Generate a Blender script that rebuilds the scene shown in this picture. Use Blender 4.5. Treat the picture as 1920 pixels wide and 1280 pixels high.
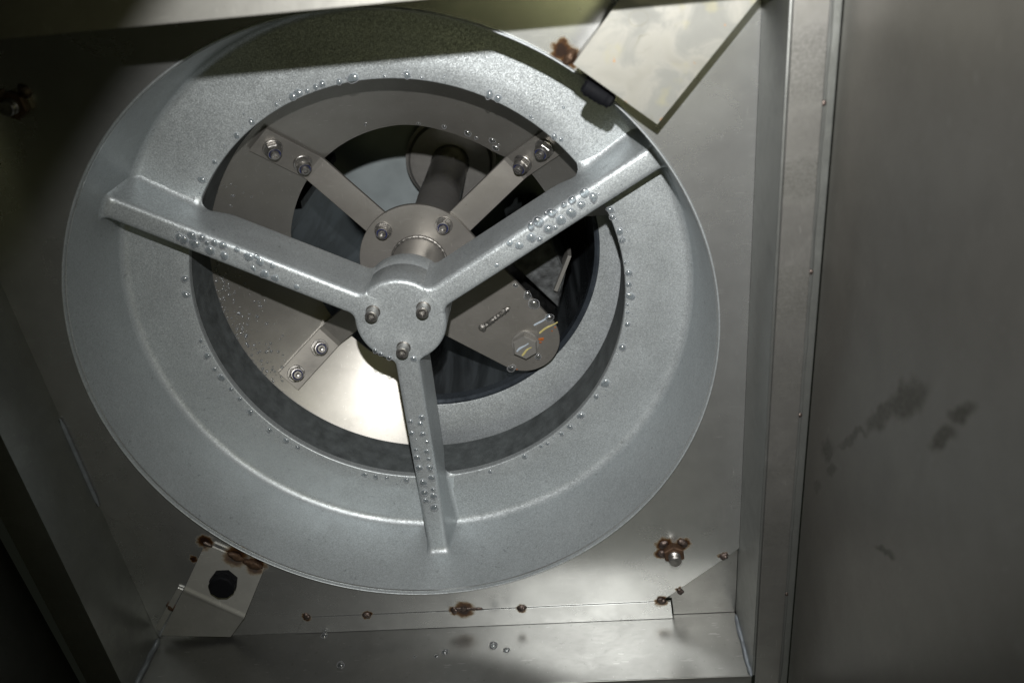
import bpy, bmesh, math, random
from math import sin, cos, pi, radians, sqrt, atan2, hypot
from mathutils import Vector, Matrix, noise as mnoise

random.seed(7)
sc = bpy.context.scene
col = sc.collection
for o in list(bpy.data.objects):
    bpy.data.objects.remove(o)

# ------------------------------------------------------------------ camera, world, lights, exposure
# Space: +z runs up the drum axis (away from the lens), ring web at z = 0, metres.
CAM = Vector((0.16867, -0.38333, -0.82377))
RIGHT = Vector((0.995635, 0.087858, 0.031505))
DOWN = Vector((-0.062602, 0.878954, -0.47278))
FWD = Vector((-0.069229, 0.468744, 0.880617))
cam = bpy.data.cameras.new('camera')
camo = bpy.data.objects.new('camera', cam)
col.objects.link(camo)
m = Matrix.Identity(4)
for i in range(3):
    m[i][0], m[i][1], m[i][2], m[i][3] = RIGHT[i], -DOWN[i], -FWD[i], CAM[i]
camo.matrix_world = m
cam.sensor_width = 36.0
cam.lens = 36.0 * 1664.998 / 1920.0
cam.clip_start, cam.clip_end = 0.01, 50.0
cam.dof.use_dof = True
cam.dof.focus_distance = 0.95
cam.dof.aperture_fstop = 5.6
sc.camera = camo

w = bpy.data.worlds.new('World')
sc.world = w
w.use_nodes = True
bg = w.node_tree.nodes['Background']
bg.inputs[0].default_value = (0.75, 0.85, 0.62, 1)
bg.inputs[1].default_value = 0.007

FLASH = Vector((0.175, -0.483, -0.785))       # pop-up flash a hand's breadth above the lens
fl = bpy.data.lights.new('camera_flash', 'SPOT')
fl.energy = 42.0
fl.color = (1.0, 0.985, 0.97)
fl.shadow_soft_size = 0.006
fl.spot_size = radians(80)
fl.spot_blend = 1.0
flo = bpy.data.objects.new('camera_flash', fl)
col.objects.link(flo)
flo.location = FLASH
flo.rotation_euler = (Vector((0.22, -0.01, 0.0)) - FLASH).to_track_quat('-Z', 'Y').to_euler()

rl = bpy.data.lights.new('room_lamp', 'AREA')  # dim greenish room tube behind the photographer
rl.shape = 'RECTANGLE'
rl.size, rl.size_y = 0.5, 0.2
rl.energy = 0.95
rl.color = (1.0, 0.98, 0.50)
rlo = bpy.data.objects.new('room_lamp', rl)
col.objects.link(rlo)
rlo.location = (0.30, -0.30, -1.45)
rlo.rotation_euler = (Vector((0.1, -0.15, 0)) - rlo.location).to_track_quat('-Z', 'Y').to_euler()

sc.view_settings.view_transform = 'Standard'
sc.view_settings.look = 'None'
sc.view_settings.exposure = 0.0
sc.view_settings.gamma = 1.0
sc.view_settings.use_curve_mapping = False
cy = sc.cycles
cy.use_denoising = True
cy.max_bounces = 10
cy.glossy_bounces = 6
cy.transmission_bounces = 8
cy.sample_clamp_indirect = 3.0
cy.caustics_reflective = False
cy.caustics_refractive = False

# ------------------------------------------------------------------ material helpers
class NT:
    def __init__(s, name):
        s.m = bpy.data.materials.new(name)
        s.m.use_nodes = True
        s.t = s.m.node_tree
        s.t.nodes.clear()
        s.out = s.t.nodes.new('ShaderNodeOutputMaterial')
        s.p = s.n('ShaderNodeBsdfPrincipled')
        s.l(s.p.outputs[0], s.out.inputs[0])
        s.tc = s.n('ShaderNodeTexCoord').outputs['Object']
    def n(s, t, **kw):
        nd = s.t.nodes.new(t)
        for k, v in kw.items():
            setattr(nd, k, v)
        return nd
    def l(s, a, b):
        s.t.links.new(a, b)
    def put(s, inp, v):
        if hasattr(v, 'is_output'):
            s.l(v, inp)
        else:
            inp.default_value = v
    def noise(s, scale, detail=4, rough=0.55, vec=None, dist=0.0, out='Fac'):
        nd = s.n('ShaderNodeTexNoise')
        nd.inputs['Scale'].default_value = scale
        nd.inputs['Detail'].default_value = detail
        nd.inputs['Roughness'].default_value = rough
        nd.inputs['Distortion'].default_value = dist
        s.l(vec if vec is not None else s.tc, nd.inputs['Vector'])
        return nd.outputs[out]
    def scaled(s, sx, sy, sz, vec=None):
        nd = s.n('ShaderNodeVectorMath', operation='MULTIPLY')
        s.l(vec if vec is not None else s.tc, nd.inputs[0])
        nd.inputs[1].default_value = (sx, sy, sz)
        return nd.outputs[0]
    def vadd(s, a, b, op='ADD'):
        nd = s.n('ShaderNodeVectorMath', operation=op)
        s.put(nd.inputs[0], a)
        s.put(nd.inputs[1], b)
        return nd.outputs[0]
    def mapr(s, v, a, b, c=0.0, d=1.0, smooth=False):
        nd = s.n('ShaderNodeMapRange')
        if smooth:
            nd.interpolation_type = 'SMOOTHSTEP'
        s.put(nd.inputs[0], v)
        for i, x in enumerate((a, b, c, d)):
            nd.inputs[i + 1].default_value = x
        return nd.outputs[0]
    def math(s, op, a, b=0.0):
        nd = s.n('ShaderNodeMath', operation=op)
        s.put(nd.inputs[0], a)
        s.put(nd.inputs[1], b)
        return nd.outputs[0]
    def mix(s, f, a, b):
        nd = s.n('ShaderNodeMix', data_type='RGBA')
        s.put(nd.inputs[0], f)
        s.put(nd.inputs[6], a)
        s.put(nd.inputs[7], b)
        return nd.outputs[2]
    def bump(s, h, strength=0.2, dist=0.001, normal=None):
        nd = s.n('ShaderNodeBump')
        nd.inputs['Strength'].default_value = strength
        nd.inputs['Distance'].default_value = dist
        s.l(h, nd.inputs['Height'])
        if normal is not None:
            s.l(normal, nd.inputs['Normal'])
        return nd.outputs[0]
    def set(s, **kw):
        for k, v in kw.items():
            s.put(s.p.inputs[k.replace('_', ' ')], v)
        return s.m

def c4(r, g=None, b=None):
    return (r, r if g is None else g, r if b is None else b, 1)

def silver_paint(name, base, metal=0.58, rough=0.48, flake=0.17, scale=1200, wear=0.06):
    t = NT(name)
    vo = t.n('ShaderNodeTexVoronoi')
    vo.inputs['Scale'].default_value = scale
    t.l(t.tc, vo.inputs['Vector'])
    rnd = t.vadd(vo.outputs['Color'], (0.5, 0.5, 0.5), 'SUBTRACT')
    sc_ = t.n('ShaderNodeVectorMath', operation='SCALE')
    t.l(rnd, sc_.inputs[0])
    sc_.inputs['Scale'].default_value = flake
    geo = t.n('ShaderNodeNewGeometry')
    nn = t.n('ShaderNodeVectorMath', operation='NORMALIZE')
    t.l(t.vadd(geo.outputs['Normal'], sc_.outputs[0]), nn.inputs[0])
    sep = t.n('ShaderNodeSeparateColor')
    t.l(vo.outputs['Color'], sep.inputs[0])
    v1 = t.mapr(sep.outputs[0], 0, 1, 0.84, 1.16)
    cloud = t.mapr(t.noise(9, 5), 0.3, 0.7, 1 - wear, 1 + wear)
    spots = t.mapr(t.noise(160, 2), 0.68, 0.74, 1.0, 0.75)
    scf = t.mapr(t.noise(42, 2, 0.5, t.scaled(1, 10, 3, t.vadd(t.tc, t.scaled(0.05, 0.05, 0.05, t.noise(7, 2, out='Color'))))), 0.72, 0.745, 1.0, 0.78)
    cl2 = t.mapr(t.noise(46, 4, 0.65), 0.3, 0.7, 0.97, 1.03)
    spots = t.math('MULTIPLY', t.math('MULTIPLY', spots, scf), cl2)
    k = t.math('MULTIPLY', t.math('MULTIPLY', v1, cloud), spots)
    cc = t.n('ShaderNodeVectorMath', operation='SCALE')
    cc.inputs[0].default_value = base
    t.l(k, cc.inputs['Scale'])
    return t.set(Base_Color=cc.outputs[0], Metallic=metal, Roughness=t.mapr(t.noise(30, 4), 0.3, 0.7, rough - 0.05, rough + 0.06), Normal=nn.outputs[0])

def stainless(name, base=(0.50, 0.50, 0.48), rough=0.36, brush=(1, 1, 1), smudge=0.25, rust=(), prints=(), metal=1.0, bumpk=0.05, heat=1.0, speck=0.35, rvar=0.03):
    t = NT(name)
    br = t.noise(900, 3, 0.6, t.scaled(*brush))
    cl = t.noise(14, 6, 0.6, dist=0.6)
    sm = t.mapr(cl, 0.42, 0.68, 0, smudge, True)
    fine = t.mapr(t.noise(240, 3), 0.66, 0.74, 0, speck)
    colr = t.mix(sm, c4(*base), c4(*[x * 0.55 for x in base]))
    colr = t.mix(fine, colr, c4(*[x * 0.45 for x in base]))
    rg = t.math('ADD', t.mapr(br, 0.3, 0.7, rough - rvar, rough + rvar), t.math('MULTIPLY', sm, 0.35))
    mot = t.mapr(t.noise(38, 5, 0.6), 0.32, 0.68, 0.94, 1.06)
    ms = t.n('ShaderNodeVectorMath', operation='SCALE')
    t.l(colr, ms.inputs[0])
    t.l(mot, ms.inputs['Scale'])
    sa_ = t.mapr(t.noise(60, 2, 0.5, t.scaled(1, 14, 5, t.vadd(t.tc, (0.31, 0.1, 0.2)))), 0.70, 0.73, 0, 0.5)
    sb_ = t.mapr(t.noise(70, 2, 0.5, t.scaled(11, 1, 4, t.vadd(t.tc, (0.7, 0.4, 0.9)))), 0.71, 0.74, 0, 0.45)
    colr = t.mix(t.math('MAXIMUM', sa_, sb_), ms.outputs[0], c4(*[min(1, x * 1.5 + 0.03) for x in base]))
    metalv = metal
    if prints:
        pm = None
        wob = t.vadd(t.noise(55, 4, out='Color'), (0.5, 0.5, 0.5), 'SUBTRACT')
        ws = t.n('ShaderNodeVectorMath', operation='SCALE')
        t.l(wob, ws.inputs[0])
        ws.inputs['Scale'].default_value = 0.020
        pos = t.vadd(t.tc, ws.outputs[0])
        for (px, py, pz, ra, rb, ang, st) in prints:    # ellipse in the y-z plane of a wall
            d = t.vadd(pos, (px, py, pz), 'SUBTRACT')
            mp = t.n('ShaderNodeMapping')
            mp.vector_type = 'POINT'
            t.l(d, mp.inputs['Vector'])
            mp.inputs['Rotation'].default_value = (ang, 0, 0)
            s2 = t.scaled(0.0, 1 / ra, 1 / rb, mp.outputs[0])
            ln = t.n('ShaderNodeVectorMath', operation='LENGTH')
            t.l(s2, ln.inputs[0])
            mk = t.mapr(ln.outputs['Value'], 0.48, 1.08, st, 0, True)
            pm = mk if pm is None else t.math('MAXIMUM', pm, mk)
        grain = t.mapr(t.noise(420, 3, 0.6), 0.35, 0.6, 0.55, 1.0)
        pm = t.math('MULTIPLY', pm, grain)
        colr = t.mix(pm, colr, c4(0.055, 0.056, 0.046))
        rg = t.math('ADD', rg, t.math('MULTIPLY', pm, 0.25))
    if rust:
        wob = t.vadd(t.noise(170, 3, out='Color'), (0.5, 0.5, 0.5), 'SUBTRACT')
        ws = t.n('ShaderNodeVectorMath', operation='SCALE')
        t.l(wob, ws.inputs[0])
        ws.inputs['Scale'].default_value = 0.010
        pos = t.vadd(t.tc, ws.outputs[0])
        rm = None
        for (px, py, pz, rr) in rust:
            dn = t.n('ShaderNodeVectorMath', operation='DISTANCE')
            t.l(pos, dn.inputs[0])
            dn.inputs[1].default_value = (px, py, pz)
            mk = t.mapr(dn.outputs['Value'], rr * 0.92, rr * 0.15, 0, 1)
            rm = mk if rm is None else t.math('MAXIMUM', rm, mk)
        rp = t.n('ShaderNodeValToRGB')
        t.l(rm, rp.inputs[0])
        e = rp.color_ramp.elements
        e[0].position, e[0].color = 0.0, c4(0.33, 0.30, 0.22)
        e[1].position, e[1].color = 1.0, c4(0.03, 0.015, 0.01)
        for ps, cc in ((0.3, c4(0.20, 0.135, 0.06)), (0.55, c4(0.075, 0.034, 0.014)), (0.8, c4(0.028, 0.015, 0.010))):
            x = e.new(ps)
            x.color = cc
        fac = t.math('MULTIPLY', t.mapr(rm, 0.02, 0.5, 0, 1, True), heat)
        colr = t.mix(fac, colr, rp.outputs[0])
        metalv = t.mapr(fac, 0, 1, metal, 0.35)
    return t.set(Base_Color=colr, Metallic=metalv, Roughness=rg, Normal=t.bump(br, bumpk, 0.0004))

def plain(name, base, metal=0.0, rough=0.5, var=0.2, scale=60, bump=0.0, bscale=300):
    t = NT(name)
    k = t.mapr(t.noise(scale, 5), 0.3, 0.7, 1 - var, 1 + var)
    cc = t.n('ShaderNodeVectorMath', operation='SCALE')
    cc.inputs[0].default_value = base
    t.l(k, cc.inputs['Scale'])
    kw = dict(Base_Color=cc.outputs[0], Metallic=metal, Roughness=t.mapr(t.noise(scale * 2, 3), 0.3, 0.7, max(0.05, rough - 0.07), rough + 0.07))
    if bump:
        kw['Normal'] = t.bump(t.noise(bscale, 4), bump, 0.001)
    return t.set(**kw)

ZP, ZN, ZR = -0.1054, -0.1878, -0.1094
YB, XR, XW = 0.3528, 0.3264, 0.3626
def xl(y):
    return -0.3213 + 0.0473 * (y - 0.4)
ZT, YT = -0.256, -0.3150                       # top rail edge

WELDS = [(-0.1463, 0.3283, 0.0045), (-0.0784, 0.3297, 0.0052), (0.0196, 0.3281, 0.0045), (0.0936, 0.3291, 0.0050),
         (0.2455, 0.3268, 0.0055), (0.2655, 0.3148, 0.0045), (0.3107, 0.2682, 0.0050)]
RUST = [(x, y, ZP, r * random.uniform(1.5, 2.1)) for x, y, r in WELDS] + [(0.030, 0.3275, ZP, 0.016),
        (0.249, 0.249, ZP, 0.013), (0.268, 0.2485, ZP, 0.012), (0.2465, 0.260, ZP, 0.011),
        (-0.2339, 0.2150, ZP, 0.013), (-0.205, 0.2360, ZP, 0.018), (-0.186, 0.250, ZP, 0.016), (-0.252, 0.239, ZP, 0.007),
        (0.180, -0.248, ZP, 0.012), (0.1735, -0.2545, ZP, 0.013)]
STREAKS = ()

M = {}
M['paint'] = silver_paint('silver_cast_paint', (0.450, 0.484, 0.496))
M['bore'] = plain('dark_grey_bore', (0.105, 0.118, 0.121), 0.25, 0.6, 0.30, 70, 0.35, 500)
M['plate'] = stainless('plate_stainless', (0.56, 0.57, 0.56), rough=0.25, brush=(0.2, 1, 1), smudge=0.10, rust=RUST, bumpk=0.0, metal=0.83, speck=0.0, rvar=0.004)
M['gusset'] = stainless('gusset_stainless', (0.34, 0.34, 0.325), 0.34, (1, 1, 1), 0.30, metal=0.88, bumpk=0.004)
M['frame'] = stainless('frame_stainless', (0.25, 0.252, 0.243), 0.38, (0.2, 1, 1), 0.09, bumpk=0.006, metal=0.9)
M['frameL'] = stainless('frame_stainless_long', (0.33, 0.342, 0.33), 0.36, (1, 0.2, 1), 0.35, bumpk=0.012, metal=0.88)
PR = [(XW, -0.086, -0.370, 0.042, 0.0125, -0.80, 0.85), (XW, -0.052, -0.336, 0.040, 0.009, -0.80, 0.75), (XW, -0.005, -0.290, 0.050, 0.0045, -0.80, 0.65),
      (XW, 0.042, -0.240, 0.024, 0.010, -0.80, 0.8), (XW, -0.121, -0.4373, 0.022, 0.0062, -0.87, 1.0), (XW, -0.0945, -0.4214, 0.026, 0.0060, -0.80, 0.95),
      (XW, 0.050, -0.254, 0.020, 0.007, -0.87, 0.75), (XW, 0.089, -0.2235, 0.016, 0.006, -0.87, 0.65), (XW, 0.031, -0.3705, 0.022, 0.003, -1.0, 0.7)]
M['wall'] = stainless('wall_stainless', (0.235, 0.226, 0.206), 0.39, (1, 0.2, 1), 0.04, prints=PR, bumpk=0.010, metal=0.93)
LP = [(XR + 0.012, -0.245, ZN, 0.035, 0.02, 0.0, 0.6), (XR + 0.012, -0.165, ZN, 0.022, 0.02, 0.0, 0.65), (XR + 0.01, -0.07, ZN, 0.030, 0.02, 0, 0.6),
      (XR + 0.012, 0.01, ZN, 0.018, 0.02, 0, 0.35), (XR + 0.012, 0.10, ZN, 0.014, 0.02, 0, 0.4), (XR + 0.016, 0.17, ZN, 0.02, 0.02, 0, 0.4)]
M['wallshade'] = stainless('shaded_wall_steel', (0.075, 0.078, 0.072), 0.40, (1, 0.2, 1), 0.2, bumpk=0.010, metal=0.9)  # darker copy of the wall steel, shade put into its colour
M['ledge'] = stainless('ledge_stainless', (0.38, 0.375, 0.36), 0.38, (1, 0.2, 1), 0.20, prints=LP, bumpk=0.012, metal=0.9)
M['steel'] = stainless('rotor_steel', (0.285, 0.272, 0.25), 0.40, (1, 1, 1), 0.55, metal=0.65)
M['tray'] = stainless('tray_steel', (0.275, 0.266, 0.245), 0.37, (1, 1, 1), 0.10, metal=0.78, bumpk=0.01, speck=0.0)
M['bracket'] = stainless('bracket_steel', (0.40, 0.395, 0.365), 0.50, (1, 1, 1), 0.5, metal=0.8, rust=[r for r in RUST if abs(r[0]) > 0.15 and r[1] < 0.255], heat=0.9)
t = NT('stained_bracket')
_n1 = t.noise(26, 6, 0.6, dist=0.8)
_c = t.mix(t.mapr(_n1, 0.42, 0.60, 0, 1, True), c4(0.29, 0.286, 0.258), c4(0.225, 0.228, 0.21))
_vo = t.n('ShaderNodeTexVoronoi')
_vo.inputs['Scale'].default_value = 62
t.l(t.vadd(t.tc, t.scaled(0.012, 0.012, 0.012, t.noise(60, 3, out='Color'))), _vo.inputs['Vector'])
_rg = t.math('MULTIPLY', t.mapr(_vo.outputs['Distance'], 0.36, 0.42, 0, 1, True), t.mapr(_vo.outputs['Distance'], 0.42, 0.47, 1, 0, True))
_rg = t.math('MULTIPLY', _rg, t.mapr(t.noise(18, 2), 0.52, 0.62, 0, 0.5))
_c = t.mix(_rg, _c, c4(0.17, 0.165, 0.12))
_c = t.mix(t.mapr(t.noise(33, 3), 0.60, 0.72, 0, 0.5, True), _c, c4(0.31, 0.295, 0.19))
_c = t.mix(t.mapr(t.noise(120, 2), 0.73, 0.77, 0, 0.6), _c, c4(0.42, 0.20, 0.06))
M['stained'] = t.set(Base_Color=_c, Metallic=0.7, Roughness=t.mapr(_n1, 0.35, 0.65, 0.44, 0.62))
M['bracketdark'] = stainless('dull_bracket_steel', (0.54, 0.54, 0.515), 0.50, (1, 1, 1), 0.40, metal=0.7, rust=[r for r in RUST if r[0] < -0.15 and 0.2 < r[1] < 0.256], heat=0.9)
M['bolt'] = plain('bolt_steel', (0.33, 0.32, 0.305), 0.9, 0.36, 0.35, 160, 0.15, 500)
M['hexbolt'] = stainless('hex_bolt_steel', (0.34, 0.33, 0.31), 0.40, (1, 1, 1), 0.4, metal=0.6)
M['nutrust'] = plain('heat_tinted_nut', (0.085, 0.050, 0.030), 0.5, 0.55, 0.4, 150, 0.2)
M['weld'] = plain('weld_bead', (0.105, 0.082, 0.072), 0.8, 0.46, 0.5, 260, 0.5, 700)
M['weldbright'] = plain('bright_weld', (0.24, 0.23, 0.215), 0.9, 0.42, 0.25, 300, 0.6, 600)
M['weldslot'] = plain('pale_weld_and_slot', (0.23, 0.255, 0.28), 0.4, 0.45, 0.15, 80, 0.1)  # pale tone for the corner welds and the bright slot strip
M['nylon'] = plain('blue_nylon', (0.02, 0.025, 0.09), 0.0, 0.4, 0.1, 100)
M['black'] = plain('black_nylon', (0.004, 0.0045, 0.006), 0.0, 0.75, 0.2, 100)
for _n in M['black'].node_tree.nodes:
    if _n.type == 'BSDF_PRINCIPLED':
        _n.inputs['Specular IOR Level'].default_value = 0.15
M['rubber'] = plain('dark_lip', (0.055, 0.066, 0.080), 0.4, 0.30, 0.2, 60)
t = NT('drum_wall')
_st = t.noise(26, 4, 0.6, t.scaled(1, 1, 0.12), dist=1.2)
_rp = t.mix(t.mapr(_st, 0.40, 0.66, 0, 1, True), c4(0.07, 0.08, 0.088), c4(0.19, 0.215, 0.235))  # pale streaks painted in for reflections on the drum wall
M['drum'] = t.set(Base_Color=_rp, Metallic=0.75, Roughness=t.mapr(_st, 0.3, 0.7, 0.22, 0.42))
M['ceiling'] = plain('drum_top', (0.36, 0.41, 0.42), 0.1, 0.5, 0.12, 20)
M['shaft'] = stainless('shaft_steel', (0.36, 0.35, 0.33), 0.36, (0.3, 0.3, 2), 0.45, metal=0.7)
M['dark'] = plain('dark_steel', (0.035, 0.036, 0.036), 0.7, 0.45, 0.4, 60, 0.3)
M['frost'] = plain('frosty_ice', (0.060, 0.064, 0.066), 0.1, 0.6, 0.9, 70, 1.0, 160)
M['markblue'] = plain('pale_blue_paint', (0.40, 0.46, 0.52), 0.0, 0.5, 0.1, 200)
M['markyellow'] = plain('yellow_paint', (0.48, 0.42, 0.17), 0.0, 0.5, 0.15, 200)
M['rustspot'] = plain('orange_rust', (0.30, 0.08, 0.012), 0.0, 0.7, 0.5, 300)
t = NT('water')
t.set(Base_Color=c4(1.0), Roughness=0.06, IOR=1.33, Metallic=0.0)
lw = t.n('ShaderNodeLayerWeight')
lw.inputs[0].default_value = 0.5
tr = t.n('ShaderNodeBsdfTransparent')
tr.inputs[0].default_value = (0.78, 0.81, 0.83, 1)
tl = t.n('ShaderNodeBsdfTranslucent')
tl.inputs[0].default_value = (0.97, 0.98, 1.0, 1)
gl = t.n('ShaderNodeBsdfGlossy')
gl.inputs['Roughness'].default_value = 0.16
mx = t.n('ShaderNodeMixShader')
t.l(t.mapr(lw.outputs['Facing'], 0.14, 0.50, 0.06, 0.96, True), mx.inputs[0])
t.l(tr.outputs[0], mx.inputs[1])
t.l(tl.outputs[0], mx.inputs[2])
mx2 = t.n('ShaderNodeMixShader')
mx2.inputs[0].default_value = 0.12
t.l(mx.outputs[0], mx2.inputs[1])
t.l(gl.outputs[0], mx2.inputs[2])
t.l(mx2.outputs[0], t.out.inputs[0])
M['water'] = t.m

# ------------------------------------------------------------------ mesh helpers
class B:
    def __init__(s):
        s.v, s.f, s.mi = [], [], []
    def add(s, vs, fs, mat=0, mtx=None):
        o = len(s.v)
        s.v += [tuple(mtx @ Vector(p)) if mtx is not None else tuple(p) for p in vs]
        s.f += [tuple(i + o for i in f) for f in fs]
        s.mi += [mat] * len(fs)
        return s
    def grid(s, rows, close_u=False, close_v=False, mat=0, mtx=None):
        n, k = len(rows), len(rows[0])
        fs = []
        for i in range(n if close_u else n - 1):
            for j in range(k if close_v else k - 1):
                a, b = i, (i + 1) % n
                c, d = j, (j + 1) % k
                fs.append((a * k + c, a * k + d, b * k + d, b * k + c))
        return s.add([p for r in rows for p in r], fs, mat, mtx)
    def lathe(s, prof, seg=64, closed=False, mat=0, mtx=None, a0=0.0, a1=2 * pi):
        full = abs(a1 - a0 - 2 * pi) < 1e-6
        rows = []
        for i in range(seg if full else seg + 1):
            a = a0 + (a1 - a0) * i / seg
            rows.append([(r * cos(a), r * sin(a), z) for r, z in prof])
        return s.grid(rows, full, closed, mat, mtx)
    def disc(s, r, z, seg=48, mat=0, mtx=None, flip=False):
        vs = [(r * cos(2 * pi * i / seg), r * sin(2 * pi * i / seg), z) for i in range(seg)]
        return s.add(vs, [tuple(range(seg))], mat, mtx)
    def solid(s, prof, seg=48, mat=0, mtx=None):
        s.lathe(prof, seg, False, mat, mtx)
        s.disc(prof[0][0], prof[0][1], seg, mat, mtx)
        s.disc(prof[-1][0], prof[-1][1], seg, mat, mtx)
        return s
    def prism(s, poly, z0, z1, mat=0, mtx=None, ch=0.0):
        n = len(poly)
        cx = sum(p[0] for p in poly) / n
        cy_ = sum(p[1] for p in poly) / n
        lev = [(z0, 0), (z1, 0)] if not ch else [(z0, ch), (z0 + ch, 0), (z1 - ch, 0), (z1, ch)]
        vs = []
        for z, q in lev:
            for (x, y) in poly:
                dd = max(hypot(x - cx, y - cy_), 1e-9)
                k = 1 - q / dd
                vs.append((cx + (x - cx) * k, cy_ + (y - cy_) * k, z))
        fs = [tuple(range(n)), tuple(range((len(lev) - 1) * n, len(lev) * n))]
        for a in range(len(lev) - 1):
            for i in range(n):
                j = (i + 1) % n
                fs.append((a * n + i, a * n + j, (a + 1) * n + j, (a + 1) * n + i))
        return s.add(vs, fs, mat, mtx)
    def box(s, x0, x1, y0, y1, z0, z1, mat=0, mtx=None):
        return s.prism([(x0, y0), (x1, y0), (x1, y1), (x0, y1)], z0, z1, mat, mtx)
    def blob(s, c, rx, ry, rz, amp=0.2, fr=200, seg=12, ring=7, mat=0, rot=0.0):
        rows = []
        for i in range(ring + 1):
            ph = pi * min(max(i / ring, 0.001), 0.999)
            row = []
            for j in range(seg):
                a = 2 * pi * j / seg
                p = Vector((sin(ph) * cos(a), sin(ph) * sin(a), cos(ph)))
                q = Vector((p.x * rx, p.y * ry, p.z * rz))
                q = q * (1 + amp * mnoise.noise((q + Vector(c)) * fr))
                row.append((c[0] + q.x * cos(rot) - q.y * sin(rot), c[1] + q.x * sin(rot) + q.y * cos(rot), c[2] + q.z))
            rows.append(row)
        return s.grid(rows, False, True, mat)
    def tube(s, pts, r, seg=10, mat=0, amp=0.0, fr=300):
        rows = []
        for i, p in enumerate(pts):
            p = Vector(p)
            a = Vector(pts[max(i - 1, 0)])
            b = Vector(pts[min(i + 1, len(pts) - 1)])
            d = (b - a).normalized()
            u = d.cross(Vector((0.3, 0.2, 1)).normalized()).normalized()
            v = d.cross(u)
            rr = r * (0.35 if i in (0, len(pts) - 1) else 1.0)
            row = []
            for j in range(seg):
                q = u * cos(2 * pi * j / seg) + v * sin(2 * pi * j / seg)
                k = rr * (1 + amp * mnoise.noise((p + q * r) * fr))
                row.append(tuple(p + q * k))
            rows.append(row)
        s.grid(rows, False, True, mat)
        o = len(s.v) - len(rows) * seg
        s.f += [tuple(o + j for j in range(seg)), tuple(o + (len(rows) - 1) * seg + j for j in range(seg))]
        s.mi += [mat, mat]
        return s
    def build(s, name, mats, parent=None, ang=35, bevel=0.0):
        me = bpy.data.meshes.new(name)
        me.from_pydata(s.v, [], s.f)
        me.update()
        if not isinstance(mats, (list, tuple)):
            mats = [mats]
        for x in mats:
            me.materials.append(M[x])
        for p, i in zip(me.polygons, s.mi):
            p.material_index = i
        bm = bmesh.new()
        bm.from_mesh(me)
        bmesh.ops.remove_doubles(bm, verts=bm.verts, dist=1e-6)
        bmesh.ops.recalc_face_normals(bm, faces=bm.faces)
        bm.to_mesh(me)
        bm.free()
        for p in me.polygons:
            p.use_smooth = True
        me.set_sharp_from_angle(angle=radians(ang))
        o = bpy.data.objects.new(name, me)
        col.objects.link(o)
        if bevel:
            md = o.modifiers.new('edge', 'BEVEL')
            md.width = bevel
            md.segments = 3
            md.limit_method = 'ANGLE'
            md.angle_limit = radians(40)
        if parent is not None:
            o.parent = parent
        return o

def thing(name, label, cat, loc=(0, 0, 0), group=None):
    o = bpy.data.objects.new(name, None)
    col.objects.link(o)
    o.empty_display_size = 0.02
    o['label'], o['category'] = label, cat
    if group:
        o['group'] = group
    return o

def tag(o, label, cat=None, group=None, kind=None):
    if label:
        o['label'] = label
    if cat:
        o['category'] = cat
    if group:
        o['group'] = group
    if kind:
        o['kind'] = kind
    return o

def frame_mtx(base, nrm, spin=0.0):
    n = Vector(nrm).normalized()
    u = n.orthogonal().normalized()
    v = n.cross(u)
    R = Matrix((u, v, n)).transposed().to_4x4()
    return Matrix.Translation(Vector(base)) @ R @ Matrix.Rotation(spin, 4, 'Z')

def hexpoly(r, a=0.0):
    return [(r * cos(a + i * pi / 3), r * sin(a + i * pi / 3)) for i in range(6)]

def smooth(a, b, x):
    x = min(max((x - a) / (b - a), 0), 1)
    return x * x * (3 - 2 * x)

def pol(r, th):
    return (r * cos(radians(th)), r * sin(radians(th)))

def arcs(cx, cz, r, a0, a1, n):
    return [(cx + r * cos(radians(a0 + (a1 - a0) * i / n)), cz + r * sin(radians(a0 + (a1 - a0) * i / n))) for i in range(n + 1)]

# ------------------------------------------------------------------ setting: enclosure walls
def wall(name, b, mat, label):
    o = b.build(name, mat)
    o['kind'] = 'structure'
    o['label'] = label
    return o
wall('wall_right', B().box(XW, XW + 0.003, -0.75, 0.62, -1.15, ZN - 0.0005), 'wall', 'brushed stainless side wall with dark greasy hand prints')
b = B()
b.prism([(xl(-0.75) - 0.042, -0.36), (xl(0.62) - 0.036, 0.62), (xl(0.62) - 0.039, 0.62), (xl(-0.75) - 0.045, -0.36)], -1.15, ZN - 0.0005)
wall('wall_left', b, 'wallshade', 'dim stainless side wall below the frame on the dark side')
wall('wall_bottom', B().box(-0.42, XW - 0.001, 0.395, 0.398, -1.15, ZN - 0.0005), 'wallshade', 'stainless wall below the lower frame edge in deep shade')
# unseen sheet added beside the lens that keeps the flash off the upper left corner
e0, e1 = Vector((0.0926, -0.4300)), Vector((0.0590, -0.4000))
dv = (e1 - e0).normalized()
nv = Vector((-dv.y, dv.x))
if nv.x > 0:
    nv = -nv
a_, b_ = e0 - dv * 0.25, e1 + dv * 0.55
wall('flash_blocker', B().prism([tuple(a_), tuple(b_), tuple(b_ + nv * 0.5), tuple(a_ + nv * 0.5)], -0.622, -0.620), 'frame', 'unseen sheet added beside the lens to shade the upper corner')

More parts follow.
